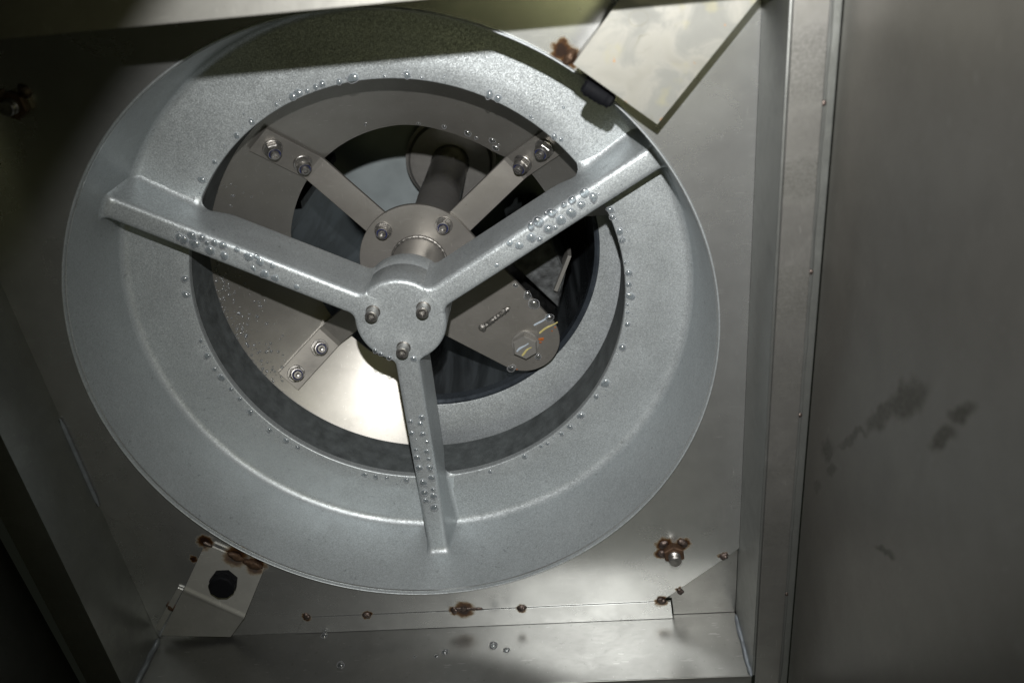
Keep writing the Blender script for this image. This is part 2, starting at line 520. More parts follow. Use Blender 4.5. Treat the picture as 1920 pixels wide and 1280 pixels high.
# ------------------------------------------------------------------ drum above the ring
drum = thing('ice_drum', 'dark hollow ice drum with grey bottom flange seen through the ring', 'drum')
b = B()
b.lathe([(0.2052, 0.1252), (0.2052, 0.1245), (0.2060, 0.1240), (0.300, 0.1240), (0.300, 0.130)], 160)
b.build('bottom_flange', 'paint', drum)
B().lathe([(0.2050, 0.1250), (0.2025, 0.1245), (0.1995, 0.1275), (0.1995, 0.141), (0.2015, 0.1435), (0.2046, 0.144)], 160).build('lip_seal', 'rubber', drum)
B().lathe([(0.2048, 0.1445), (0.2048, 0.56)], 128).build('inner_wall', 'drum', drum)
B().lathe([(0.031, 0.545), (0.2046, 0.545)], 96).build('drum_ceiling', 'ceiling', drum)
b = B()
b.lathe([(0.029, 0.478), (0.060, 0.478), (0.0635, 0.4815), (0.0635, 0.492), (0.069, 0.4925), (0.069, 0.5445)], 64)
b.build('bearing_boss', 'shaft', drum)
B().box(-0.007, 0.007, -0.005, 0.005, 0.30, 0.52, 0, Matrix.Translation((0.19 * cos(3.20), 0.19 * sin(3.20), 0))).build('spray_pipe', 'dark', drum)

# ------------------------------------------------------------------ rotor: shaft, flange with scraper arm, spokes, tray
rotor = thing('scraper_rotor', 'steel rotor with conical tray, three bolted spokes and scraper arm inside the ring', 'rotor')
ZF = 0.1015
b = B().lathe([(0.0300, -0.02), (0.0300, ZF)], 64)
b.build('lower_shaft', 'shaft', rotor)
B().lathe([(0.0275, ZF + 0.006), (0.0275, 0.30), (0.0280, 0.301), (0.0280, 0.345), (0.0275, 0.346), (0.0275, 0.485)], 64).build('upper_shaft', 'shaft', rotor)
TH = 44.5
ex, ey = 0.1100, 0.1080
def teardrop(r0, c1, r1, n=40):
    pts = [(r0 * cos(2 * pi * i / 96), r0 * sin(2 * pi * i / 96)) for i in range(96)]
    pts += [(c1[0] + r1 * cos(2 * pi * i / 64), c1[1] + r1 * sin(2 * pi * i / 64)) for i in range(64)]
    pts = sorted(set(pts))
    def half(ps):
        h = []
        for p in ps:
            while len(h) > 1 and (h[-1][0] - h[-2][0]) * (p[1] - h[-2][1]) - (h[-1][1] - h[-2][1]) * (p[0] - h[-2][0]) <= 0:
                h.pop()
            h.append(p)
        return h[:-1]
    return half(pts) + half(pts[::-1])
fp = B().prism(teardrop(0.0679, (ex, ey), 0.0425), ZF, ZF + 0.006, ch=0.0006).build('flange_plate', 'steel', rotor)
# weld fillet round the shaft
pts = []
rows = []
for i in range(120):
    a = 2 * pi * i / 120
    rr = 0.0017 * (1 + 0.12 * sin(i * 1.57) + 0.25 * mnoise.noise((i * 0.9, 0, 3)))
    rows.append([((0.0308 + rr * cos(q)) * cos(a), (0.0308 + rr * cos(q)) * sin(a), ZF - 0.0004 + rr * sin(q)) for q in [2 * pi * k / 8 for k in range(8)]])
B().grid(rows, True, True).build('weld_ring', 'weldbright', fp)

def lock_bolt(base, nrm, parent, spin=0.3, tip=True, s=1.18):
    mt = frame_mtx(base, nrm, spin)
    b = B()
    b.solid([(0.0088 * s, -0.0008), (0.0088 * s, 0.0010 * s), (0.0084 * s, 0.0014 * s)], 32, 0, mt)
    b.prism(hexpoly(0.0078 * s), 0.0013 * s, 0.0065 * s, 0, mt, ch=0.0007 * s)
    b.lathe([(0.0066 * s, 0.0062 * s), (0.0066 * s, 0.0086 * s), (0.0060 * s, 0.0096 * s), (0.0053 * s, 0.0097 * s)], 28, False, 0, mt)
    b.lathe([(0.0053 * s, 0.0095 * s), (0.0041 * s, 0.0090 * s)], 28, False, 1, mt)
    if tip:
        b.lathe([(0.0041 * s, 0.0070 * s), (0.0041 * s, 0.0120 * s), (0.0036 * s, 0.0128 * s), (0.0022 * s, 0.0128 * s), (0.0019 * s, 0.0105 * s), (0.0001, 0.0100 * s)], 24, False, 0, mt)
    return b.build('lock_bolt', ['bolt', 'nylon'], parent)

for th in (-130.5, -51.5):
    x, y = pol(0.0535, th)
    lock_bolt((x, y, ZF), (0, 0, -1), fp, 0.2 + th, s=1.12)

TC = 0.64                                        # slope of the conical tray
def tray_z(r):
    return 0.1200 - (r - 0.150) * TC
rin_tab = [(95, 0.150), (120, 0.146), (135, 0.142), (168, 0.1375), (180, 0.145), (197, 0.1505), (240, 0.152), (267, 0.152), (293, 0.147), (307, 0.148), (328, 0.1615), (350, 0.166)]
def rin(th):
    for (a, ra), (c, rc) in zip(rin_tab, rin_tab[1:]):
        if a <= th <= c:
            return ra + (rc - ra) * smooth(a, c, th)
    return 0.15
rows = []
n = 130
for i in range(n + 1):
    th = 97 + (347 - 97) * i / n
    r0 = rin(th)
    rr = [r0 + (0.247 - r0) * k / 8 for k in range(9)]
    ca, sa = cos(radians(th)), sin(radians(th))
    row = [(r * ca, r * sa, tray_z(r)) for r in rr] + [(r * ca, r * sa, tray_z(r) + 0.0015) for r in rr[::-1]]
    rows.append(row)
b = B().grid(rows, False, True)
k = len(rows[0])
b.f += [tuple(range(k)), tuple(range(n * k, n * k + k))]
b.mi += [0, 0]
tray = b.build('conical_tray', 'tray', rotor, ang=30)

def spoke(th, bolts):
    ca, sa = cos(radians(th)), sin(radians(th))
    mt = Matrix(((ca, -sa, 0, 0), (sa, ca, 0, 0), (0, 0, 1, 0), (0, 0, 0, 1)))
    hw, tk = 0.0158, 0.0048
    st = [(0.058, 0.1080), (0.150, 0.1122), (0.155, tray_z(0.155) - tk - 0.0008), (0.160, tray_z(0.160) - tk - 0.0008), (0.2145, tray_z(0.2145) - tk - 0.0008)]
    rows = []
    for u, z in st:
        c = 0.0007
        rows.append([(u, -hw, z + c), (u, -hw + c, z), (u, hw - c, z), (u, hw, z + c), (u, hw, z + tk), (u, -hw, z + tk)])
    b = B().grid(rows, False, True, 0, mt)
    o = len(b.v) - len(rows) * 6
    b.f += [tuple(o + j for j in range(6)), tuple(o + (len(rows) - 1) * 6 + j for j in range(6))]
    b.mi += [0, 0]
    ob = b.build('spoke_bar', 'steel', rotor, ang=12)
    nr = Vector((-ca * TC, -sa * TC, -1)).normalized()
    for u, sp in bolts:
        lock_bolt((u * ca, u * sa, tray_z(u) - tk - 0.001), nr, ob, sp)
    return ob
spoke(-132.0, ((0.1655, 0.3), (0.1985, 0.8)))
spoke(-39.5, ((0.1640, 1.0), (0.1960, 0.1)))
spoke(143.0, ((0.1690, 0.5), (0.2035, 0.9)))

# scraper arm details
sb = B()
mt = frame_mtx((0.1115, 0.1125, ZF), (0, 0, -1), 0.25)
sb.solid([(0.0165, -0.0005), (0.0165, 0.0016), (0.0160, 0.0022)], 40, 0, mt)
sb.prism(hexpoly(0.0158), 0.0020, 0.0125, 0, mt, ch=0.0016)
sbolt = sb.build('hex_bolt', 'hexbolt', rotor, ang=25)
def mark(name, p0, p1, z, mat, parent, wd=0.0014):
    b = B()
    n = 9
    rows = []
    dx, dy = p1[0] - p0[0], p1[1] - p0[1]
    L = hypot(dx, dy)
    nx, ny = -dy / L, dx / L
    for i in range(n + 1):
        q = i / n
        o = 0.0009 * sin(q * 5 + p0[0] * 900)
        ww = wd * (0.55 + 0.45 * sin(pi * min(q * 1.2 + 0.12, 1))) * (1 + 0.25 * mnoise.noise((q * 6, p0[0] * 100, 0)))
        cx, cy_ = p0[0] + dx * q + nx * o, p0[1] + dy * q + ny * o
        rows.append([(cx - nx * ww, cy_ - ny * ww, z), (cx - nx * ww * 0.6, cy_ - ny * ww * 0.6, z - 0.0004), (cx + nx * ww * 0.6, cy_ + ny * ww * 0.6, z - 0.0004), (cx + nx * ww, cy_ + ny * ww, z)])
    b.grid(rows)
    o = b.build(name, mat, parent)
    return o
tag(mark('paint_mark', (0.1240, 0.0905), (0.1430, 0.0772), ZF - 0.0002, 'markblue', fp), 'pale blue paint stroke beside the hex bolt')
tag(mark('paint_mark', (0.1290, 0.1005), (0.1510, 0.0865), ZF - 0.0002, 'markyellow', fp), 'yellow paint stroke beside the hex bolt')
tag(mark('paint_mark', (0.1015, 0.1165), (0.1155, 0.1055), ZF - 0.0127, 'markblue', sbolt), 'pale blue paint stroke across the bolt head')
tag(mark('paint_mark', (0.1065, 0.1215), (0.1190, 0.1115), ZF - 0.0127, 'markyellow', sbolt), 'yellow paint stroke across the bolt head')
b = B()
for i in range(9):
    q = i / 8
    b.blob((0.0645 + 0.029 * q, 0.0875 - 0.0205 * q, ZF), 0.0036, 0.0058 - 0.0015 * abs(q - .4), 0.0026, 0.3, 400, 10, 6, 0, 0.95)
b.blob((0.0625, 0.0890, ZF), 0.0058, 0.0042, 0.0030, 0.35, 300, 12, 7, 0, 0.4)
b.build('weld_bead', 'weldbright', fp)
for (x, y, r) in ((0.1305, 0.1085, 0.0034), (0.1292, 0.1130, 0.0020), (0.1440, 0.0985, 0.0012), (0.1480, 0.0940, 0.0014), (0.0985, 0.1475, 0.0011)):
    B().blob((x, y, ZF), r, r * 0.75, 0.0004, 0.5, 500, 10, 5).build('rust_stain', 'rustspot', fp)
# roller with helical teeth above the arm
b = B()
rows = []
for i in range(70):
    z = ZF + 0.008 + 0.40 * i / 69
    row = []
    for j in range(36):
        a = 2 * pi * j / 36
        r = 0.036 + 0.006 * (0.5 + 0.5 * cos(9 * a + z * 60)) ** 3
        row.append((ex + r * cos(a), ey + r * sin(a), z))
    rows.append(row)
b.grid(rows, False, True)
b.build('scraper_roller', 'dark', rotor)
b = B()
b.prism([(0.088, 0.005), (0.150, -0.004), (0.164, 0.040), (0.153, 0.083), (0.128, 0.055)], 0.130, 0.205, ch=0.003)
b.build('scraper_mount', 'frost', rotor)
b = B()
b.prism([(0.168, 0.013), (0.172, 0.014), (0.153, 0.058), (0.149, 0.056)], 0.120, 0.150, ch=0.001)
b.build('scraper_blade', 'hexbolt', rotor)
# ------------------------------------------------------------------ cast ring with three-arm spider
ring = thing('cast_ring', 'large silver-grey cast ring with three-armed hub in front of the drum', 'cast ring')
prof = []
prof += [(0.2243, 0.004), (0.2243, 0.0012), (0.2247, 0.0004), (0.2256, 0.0), (0.245, 0.0), (0.268, 0.0)]
fr = 0.0095
prof += [(0.2925 - fr + fr * sin(radians(a)), -fr + fr * cos(radians(a))) for a in range(0, 91, 10)]
for i in range(1, 9):
    q = i / 8
    prof.append((0.2925 + 0.0065 * q, -fr + (ZR + 0.003 + fr) * q))
prof += [(0.29910 + 0.0008 - 0.0008 * cos(radians(a)), ZR + 0.0009 - 0.0009 * sin(radians(a))) for a in range(15, 181, 15)]
prof += [(0.3013, ZR + 0.006), (0.3018, -0.05), (0.299, 0.008), (0.2243, 0.008)]
B().lathe(prof, 256, True).build('ring_body', 'paint', ring, ang=40)
B().lathe([(0.2244, 0.0065), (0.22435, 0.0632), (0.2250, 0.0643), (0.2262, 0.0643), (0.2262, 0.0085)], 200).build('bore_sleeve', 'bore', ring, ang=30)

def arm(th):
    ca, sa = cos(radians(th)), sin(radians(th))
    mt = Matrix(((ca, -sa, 0, 0), (sa, ca, 0, 0), (0, 0, 1, 0), (0, 0, 0, 1)))
    us = [0.030, 0.036, 0.038, 0.0395, 0.0405, 0.0415, 0.0425, 0.044, 0.046, 0.048, 0.050, 0.053, 0.056, 0.060, 0.075, 0.10, 0.13, 0.16, 0.185, 0.195, 0.200, 0.204, 0.208, 0.212, 0.2155, 0.2185, 0.2210, 0.2230, 0.2245,
          0.230, 0.245, 0.26, 0.272, 0.280, 0.2845, 0.2870, 0.2890, 0.2908, 0.2925, 0.2938, 0.2948, 0.2956, 0.2975]
    rows = []
    for u in us:
        zt = -0.0487 + 0.0020 * smooth(0.06, 0.28, u)
        wt = 0.0123 - 0.0006 * smooth(0.05, 0.28, u)
        plan = 0.0
        if u < 0.0507:
            plan = 0.0223 - sqrt(max(0.0001 - (max(u, 0.0416) - 0.0507) ** 2, 0)) - 0.0123
        q = min(max((u - 0.2025) / 0.0220, 0), 1)
        k = 1 - sqrt(max(0, 1 - q * q))
        zb = 0.014 - 0.0135 * smooth(0.190, 0.221, u)
        hb = wt + 0.0016 + 0.0035 * smooth(0.225, 0.29, u)
        wt += plan
        hb += plan
        if u < 0.0416:
            lim = sqrt(0.0453 ** 2 - u * u)
            wt, hb = min(wt, lim), min(hb, lim)
        e = 0.0
        if u > 0.2862:
            qe = min((u - 0.2862) / 0.0094, 1)
            e = 0.0085 * (1 - sqrt(max(0, 1 - qe * qe)))
        zt -= e
        wt += e * 0.35
        hb += e * 0.6
        re, fr_ = 0.0052, 0.0072
        half = [(wt - re, zt)] + [(wt - re + re * sin(radians(a)), zt + re - re * cos(radians(a))) for a in (18, 36, 54, 72, 86)]
        for q in (0.3, 0.65):
            half.append((wt + (hb - wt) * q, zt + re + (zb - fr_ - zt - re) * q))
        for a in (0, 15, 30, 45, 60, 75, 90):
            conc = (hb + (fr_ + 0.009 * k * (1 - smooth(0.2245, 0.236, u))) * (1 - cos(radians(a))), zb - fr_ + fr_ * sin(radians(a)))
            conv = (hb - 0.4 * fr_ * (1 - cos(radians(a))), zb - fr_ + fr_ * sin(radians(a)))
            half.append((conv[0] + (conc[0] - conv[0]) * k, conv[1] + (conc[1] - conv[1]) * k))
        if k > 0.5:
            half.append((half[-1][0] + 0.0015, zb + 0.0012))
        else:
            half.append((half[-1][0] - 0.0005, zb))
        rows.append([(u, y, z) for y, z in half] + [(u, -y, z) for y, z in half[::-1]])
    b = B().grid(rows, False, True, 0, mt)
    return b.build('spider_arm', 'paint', ring, ang=60)
for th, nm in ((90, 'lower spider arm pointing down to the rim'), (-30, 'spider arm rising to the bright bracket side'), (-151.8, 'spider arm rising to the dark side')):
    arm(th)['label'] = nm
b = B()
hp = [(0.0010, -0.0485), (0.030, -0.0485)] + [(0.0409 + 0.0045 * sin(radians(a)), -0.0440 - 0.0045 * cos(radians(a))) for a in range(0, 91, 15)]
hp += [(0.0454, -0.009), (0.0449, -0.0082), (0.0449, -0.0074), (0.0456, -0.0066), (0.0458, 0.016), (0.0445, 0.0195), (0.0305, 0.0200)]
b.lathe(hp, 96)
b.disc(0.0010, -0.0485, 96)
hub = b.build('hub', 'paint', ring, ang=50)
for th in (-152, -29, 92):
    x, y = pol(0.0285, th)
    mt = frame_mtx((x, y, -0.0485), (0, 0, -1), radians(th) * 1.7)
    b = B()
    b.solid([(0.0072, -0.001), (0.0072, 0.0006), (0.0068, 0.0010)], 28, 0, mt)
    b.lathe([(0.0062, 0.0008), (0.0062, 0.0112), (0.0058, 0.0122), (0.0050, 0.0126), (0.0036, 0.0126)], 32, False, 0, mt)
    b.lathe([(0.0036, 0.0126), (0.0031, 0.0120), (0.0030, 0.0082), (0.0001, 0.0074)], 6, False, 0, mt)
    b.build('socket_screw', 'bolt', hub, ang=40)

# ------------------------------------------------------------------ mounting plate round the ring
plate = thing('mounting_plate', 'stainless ceiling plate round the cast ring with rusty tack welds', 'plate')
seg = 160
outer = [(xl(-0.42) - 0.002, -0.42), (0.3262, -0.42), (0.3262, 0.2585), (0.2460, 0.3272), (-0.150, 0.3288), (-0.158, 0.3526), (xl(0.3526) + 0.0004, 0.3526)]
def ray_poly(a):
    dx, dy = cos(a), sin(a)
    best = None
    for (x0, y0), (x1, y1) in zip(outer, outer[1:] + outer[:1]):
        ex_, ey_ = x1 - x0, y1 - y0
        den = dx * ey_ - dy * ex_
        if abs(den) < 1e-9:
            continue
        tt = (x0 * ey_ - y0 * ex_) / den
        uu = (x0 * dy - y0 * dx) / den
        if tt > 0 and -1e-6 <= uu <= 1 + 1e-6 and (best is None or tt > best):
            best = tt
    return best
angs = sorted(set([round(2 * pi * i / 240 - pi, 6) for i in range(240)] + [round(atan2(y, x), 6) for x, y in outer]))
rows = []
for a in angs:
    rr = ray_poly(a)
    ca, sa = cos(a), sin(a)
    r0 = min(0.2985, rr - 0.0008)
    row = [(r0 * ca, r0 * sa, ZP), (rr * ca, rr * sa, ZP), (rr * ca, rr * sa, ZP + 0.002), (r0 * ca, r0 * sa, ZP + 0.002)]
    rows.append(row)
B().grid(rows, True, True).build('plate_sheet', 'plate', plate, ang=30)
b = B()
b.prism([(-0.1492, 0.3296), (0.2555, 0.3279), (0.2576, YB - 0.0006), (-0.1632, YB - 0.0006)], ZP - 0.0012, ZP + 0.0008, ch=0.0003)
b.build('support_strip', 'plate', plate)
b = B()
b.prism([(0.2466, 0.3275), (0.3260, 0.2594), (0.3260, YB - 0.0006), (0.2592, YB - 0.0006), (0.2572, 0.3279)], ZP + 0.0045, ZP + 0.0062, ch=0.0002)
b.build('corner_gusset', 'gusset', plate)
for x, y, r in WELDS:
    b = B().blob((x, y, ZP), r, r * 0.85, r * 0.55, 0.35, 260, 14, 8, 0, random.random() * 3)
    b.blob((x + r * 0.4, y - r * 0.1, ZP - r * 0.25), r * 0.5, r * 0.45, r * 0.4, 0.3, 300, 10, 6)
    b.build('weld_bead', 'weld', plate)
b = B()
for i in range(5):
    b.blob((0.024 + 0.0055 * i, 0.3277, ZP), 0.0050, 0.0032 - 0.0003 * i, 0.0014, 0.3, 300, 12, 6)
b.build('weld_bead', 'weld', plate)
def stud(x, y, nm):
    b = B()
    mt = frame_mtx((x, y, ZP), (0, 0, -1), 0.35)
    b.prism(hexpoly(0.0115), -0.0005, 0.0085, 0, mt, ch=0.0010)
    o = b.build('weld_nut', 'nutrust', plate, ang=25)
    o['label'] = nm
    b = B()
    b.solid([(0.0064, 0.004), (0.0064, 0.0105), (0.0059, 0.0110), (0.0064, 0.0116), (0.0059, 0.0122), (0.0064, 0.0128), (0.0059, 0.0134), (0.0064, 0.0140), (0.0064, 0.0170), (0.0055, 0.0182)], 28, 0, mt)
    b.build('stud', 'bolt', o)
    b = B()
    for dx, dy, r in ((-0.0105, -0.0085, 0.0052), (0.0095, -0.0095, 0.0056), (-0.0120, 0.0030, 0.0050)):
        b.blob((x + dx, y + dy, ZP), r * 1.15, r * 0.85, r * 0.6, 0.3, 240, 14, 8, 0, dx * 100)
    b.build('weld_bead', 'weld', o)
stud(0.2585, 0.2575, 'heat-tinted welded nut and stud in the lower corner')
stud(-0.2720, -0.2490, 'welded nut and stud lost in the dark upper corner')

# ------------------------------------------------------------------ frame of the square opening
frm = thing('opening_frame', 'folded stainless frame around the square opening below the plate', 'frame')
tk = 0.0030
B().box(xl(YB) - 0.0004, XR - 0.0002, YB, YB + tk, ZN, ZP + 0.006).build('lower_lip', 'frame', frm, bevel=0.0012)
B().box(XR, XR + tk, -0.44, YB - 0.0005, ZN, ZP + 0.006).build('side_lip', 'frameL', frm, bevel=0.0012)
# left lip with a long slot near the plate
y0, y1 = 0.052, 0.160
b = B()
def lq(ya, yb_, za, zb_):
    b.prism([(xl(ya), ya), (xl(ya) - tk, ya), (xl(yb_) - tk, yb_), (xl(yb_), yb_)], za, zb_)
lq(-0.44, YB - 0.0005, ZN, ZP - 0.0042)
lq(-0.44, y0, ZP - 0.0042, ZP + 0.006)
lq(y1, YB - 0.0005, ZP - 0.0042, ZP + 0.006)
b.build('side_lip', 'frameL', frm)
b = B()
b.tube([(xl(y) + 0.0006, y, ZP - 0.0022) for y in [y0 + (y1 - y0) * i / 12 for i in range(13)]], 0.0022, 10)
b.build('bright_slot_strip', 'weldslot', frm)  # pale strip added so that the slot looks bright
# ledges facing the lens
B().box(XR + tk + 0.0001, 0.3535, -0.75, 0.392, ZN, ZN + 0.0018).build('ledge', 'ledge', frm, bevel=0.0005)
B().box(0.3540, XW - 0.0004, -0.75, 0.392, ZN + 0.003, ZN + 0.005).build('seam_groove', 'frameL', frm)
b = B()
b.tube([(0.3548 + 0.0004 * sin(i * 2.1), -0.70 + i * 0.02, ZN + 0.0022) for i in range(55)], 0.0016, 8, 0, 0.2)
b.build('seam_strip', 'frameL', frm)
b = B()
b.prism([(xl(-0.44) - tk, -0.44), (xl(0.392) - tk, 0.392), (xl(0.392) - 0.036, 0.392), (xl(-0.44) - 0.042, -0.44)], ZN, ZN + 0.0018)
b.build('ledge', 'frameL', frm)
B().box(xl(YB), XR, YB + tk + 0.0001, 0.394, ZN + 0.0020, ZN + 0.0036).build('ledge', 'frame', frm)
for y in (-0.218, -0.0884, 0.043, 0.2449):
    B().blob((0.3545, y, ZN + 0.0010), 0.0018, 0.0024, 0.0012, 0.3, 300).build('tack_weld', 'weld', frm)
def bead(x, y, mat, r):
    pts = [(x + 0.0005 * sin(i), y - 0.0005 * cos(i * 1.3), ZP - 0.001 + (ZN - ZP) * i / 16) for i in range(17)]
    return B().tube(pts, r, 10, 0, 0.15, 200).build('corner_weld', mat, frm)
bead(xl(YB) + 0.0006, YB - 0.0008, 'weldslot', 0.0034)
bead(XR - 0.0010, YB - 0.0012, 'weldslot', 0.0028)
# top rail, nearer than the rest, whose edge throws the long shadow
b = B()
b.prism([(-0.46, YT - 0.0006), (0.30, YT - 0.0042), (0.30, YT - 0.060), (-0.46, YT - 0.058)], ZT, ZT + 0.018, ch=0.0012)
b.build('top_rail', 'bracket', frm)

# ------------------------------------------------------------------ two clamp brackets with nylon screws
def bracket(pts, name, label, group=None, mat='bracket'):
    br = thing(name, label, 'bracket', group=group)
    b = B()
    rows = []
    for (p, q) in pts:
        p, q = Vector(p), Vector(q)
        rows.append([tuple(p), tuple(p.lerp(q, .5)), tuple(q)])
    up = Vector((0, 0, 0.0022))
    top = [[tuple(Vector(x)) for x in r] + [tuple(Vector(x) + up) for x in r[::-1]] for r in rows]
    b.grid(top, False, True)
    k = len(top[0])
    b.f += [tuple(range(k)), tuple((len(top) - 1) * k + j for j in range(k))]
    b.mi += [0, 0]
    b.build('bracket_sheet', mat, br, ang=45)
    return br
ridge0, ridge1 = Vector((-0.2666, 0.2696, -0.1180)), Vector((-0.2102, 0.3136, -0.1180))
A0, A1 = Vector((-0.2320, 0.2150, ZP - 0.0045)), Vector((-0.1770, 0.2535, ZP - 0.0045))
C0, C1 = Vector((-0.3145, 0.3400, ZP - 0.0075)), Vector((-0.2355, 0.3470, ZP - 0.0075))
pp = [(A0, A1)]
def rz(p, dz):
    return p + Vector((0, 0, -dz))
for q, dz in ((0.90, 0.0), (0.935, 0.0004), (0.965, 0.0012), (1.0, 0.0016)):
    pp.append((rz(A0.lerp(ridge0, q), dz), rz(A1.lerp(ridge1, q), dz)))
for q, dz in ((0.025, 0.0012), (0.055, 0.0004), (0.09, 0.0)):
    pp.append((rz(ridge0.lerp(C0, q), dz), rz(ridge1.lerp(C1, q), dz)))
pp.append((C0, C1))
bl = bracket(pp, 'clamp_bracket', 'folded dull steel bracket with black screw end in the lower dark corner', 'clamp brackets holding the ring', 'bracketdark')
nrm = (A1 - A0).cross(ridge0 - A0).normalized()
if nrm.z > 0:
    nrm = -nrm
cen = (A0 + A1 + ridge0 + ridge1) / 4
mt = frame_mtx(cen + nrm * 0.0003, nrm, 0.5)
b = B()
b.solid([(0.0150, -0.002), (0.0150, 0.0050), (0.0140, 0.0060)], 7, 0, mt)
b.solid([(0.0140, 0.004), (0.0140, 0.0120), (0.0125, 0.0135)], 9, 0, mt)
b.build('nylon_screw', 'black', bl, ang=30)
for q, s_ in ((0.06, 0.0045), (0.52, 0.0072), (0.82, 0.0085)):
    p = A0.lerp(A1, q) + Vector((0.0, -0.0015, -0.0004))
    B().blob(tuple(p), s_ * 1.3, s_ * 0.6, s_ * 0.45, 0.4, 230, 14, 8, 0, 0.62).build('weld_bead', 'nutrust' if q > .3 else 'weld', bl)
p = A0.lerp(ridge0, 0.0) * 0.45 + C0 * 0.55
B().blob((-0.2950, 0.3050, ZP - 0.001), 0.006, 0.0042, 0.003, 0.4, 230, 12, 7, 0, 0.8).build('weld_bead', 'nutrust', bl)
b = B()
b.prism([(-0.3205, 0.3330), (-0.2790, 0.2760), (-0.2740, 0.2790), (-0.3160, 0.3380)], ZP - 0.0030, ZP - 0.0008)
b.build('side_tab', 'bracketdark', bl)

U0, U1 = Vector((0.1810, -0.2530, -0.155)), Vector((0.2415, -0.2040, -0.155))
V0, V1 = Vector((0.2153, -0.2940, -0.155)), Vector((0.3121, -0.2865, -0.155))
W0, W1 = Vector((0.2360, -0.3200, -0.153)), Vector((0.3180, -0.2930, -0.153))
pp = [(U0, U1), (U0.lerp(V0, .5), U1.lerp(V1, .5)), (V0, V1), (W0, W1)]
bu = bracket(pp, 'clamp_bracket', 'brightly lit bracket plate overlapping the upper edge of the ring', 'clamp brackets holding the ring', 'stained')
b = B()
ax = (Vector((0.2120, -0.2100, -0.1130)) - Vector((0.1935, -0.2230, -0.1130))).normalized()
mt = frame_mtx(Vector((0.2020, -0.2235, -0.1320)) - ax * 0.0165, ax, 0.2)
pf = [(0.004, 0.0)]
for i in range(6):
    z = 0.001 + i * 0.0042
    pf += [(0.0074 - 0.0012 * (i in (0, 5)), z), (0.0066, z + 0.0022)]
pf.append((0.004, 0.0265))
b.solid(pf, 9, 0, mt)
b.build('nylon_screw', 'black', bu, ang=50)
B().blob((0.1790, -0.2490, ZP - 0.002), 0.0070, 0.0040, 0.0035, 0.4, 230, 14, 8, 0, -0.9).build('weld_bead', 'nutrust', bu)
b = B()
b.prism([(0.1850, -0.2515), (0.2170, -0.2860), (0.2200, -0.2835), (0.1880, -0.2490)], -0.130, ZP - 0.0005)
b.build('bracket_leg', 'bracket', bu)

# ------------------------------------------------------------------ water drops
def drop_mesh(name, r, h, amp, seed):
    rows = []
    seg_, ring_ = 20, 8
    for i in range(ring_ + 1):
        ph = radians(0.3 + 97 * i / ring_)          # a bead sitting on the surface, open where it wets it
        row = []
        for j in range(seg_):
            a = 2 * pi * j / seg_
            k = 1 + amp * mnoise.noise((cos(a) * 0.9 + seed * 7, sin(a) * 0.9, 0))
            row.append((r * k * sin(ph) * cos(a), r * k * sin(ph) * sin(a), h * cos(ph) + 0.10 * h))
        rows.append(row)
    b = B().grid(rows, False, True)
    b.f.append(tuple(range(seg_)))
    b.mi.append(0)
    o = b.build(name, 'water', ang=80)
    me = o.data
    bpy.data.objects.remove(o)
    return me
DM = [drop_mesh('water_drop', 1.28, 0.85 + 0.10 * (i % 3), 0.30, i) for i in range(6)]
def drops(lst, z, label, group, nrm=(0, 0, -1), zf=None):
    for i, (x, y, r) in enumerate(lst):
        o = bpy.data.objects.new('water_drop', DM[random.randrange(6)])
        col.objects.link(o)
        zz = zf(x, y) if zf else z
        mt = frame_mtx((x, y, zz), nrm, random.random() * 6)
        o.matrix_world = mt @ Matrix.Diagonal((r * random.uniform(0.80, 1.22), r * random.uniform(0.85, 1.12), r * random.uniform(0.65, 1.0), 1))
        tag(o, label, 'water drop', group)
RA = [(0.1871, -0.1175, 0.0036), (0.195, -0.1125, 0.0037), (0.175, -0.112, 0.0031), (0.1835, -0.107, 0.0029), (0.1676, -0.1083, 0.0025), (0.1563, -0.101, 0.004), (0.1738, -0.0999, 0.004), (0.1428, -0.0932, 0.0038), (0.1641, -0.0935, 0.004), (0.1357, -0.0893, 0.0032), (0.1516, -0.0860, 0.004), (0.1504, -0.1010, 0.0015), (0.1352, -0.0780, 0.004), (0.1232, -0.0712, 0.0032), (0.1146, -0.0742, 0.0025), (0.143, -0.0763, 0.0026), (0.1583, -0.0863, 0.0021), (0.1005, -0.0530, 0.0022), (0.0930, -0.0470, 0.0018)]
LA = [(-0.1844, -0.1045, 0.0036), (-0.1756, -0.1012, 0.0032), (-0.1973, -0.1039, 0.0027), (-0.1929, -0.1005, 0.0033), (-0.1718, -0.0958, 0.0022), (-0.1648, -0.0958, 0.0032), (-0.1569, -0.0925, 0.0032), (-0.1846, -0.0958, 0.004), (-0.1708, -0.0879, 0.004), (-0.1583, -0.0817, 0.0036), (-0.1448, -0.087, 0.0022), (-0.1357, -0.0789, 0.0036), (-0.1276, -0.0791, 0.0025), (-0.1257, -0.0726, 0.0036), (-0.1141, -0.068, 0.0025), (-0.1235, -0.0604, 0.0036), (-0.1141, -0.0553, 0.0032), (-0.0952, -0.0449, 0.0025), (-0.1334, -0.0669, 0.0022)]
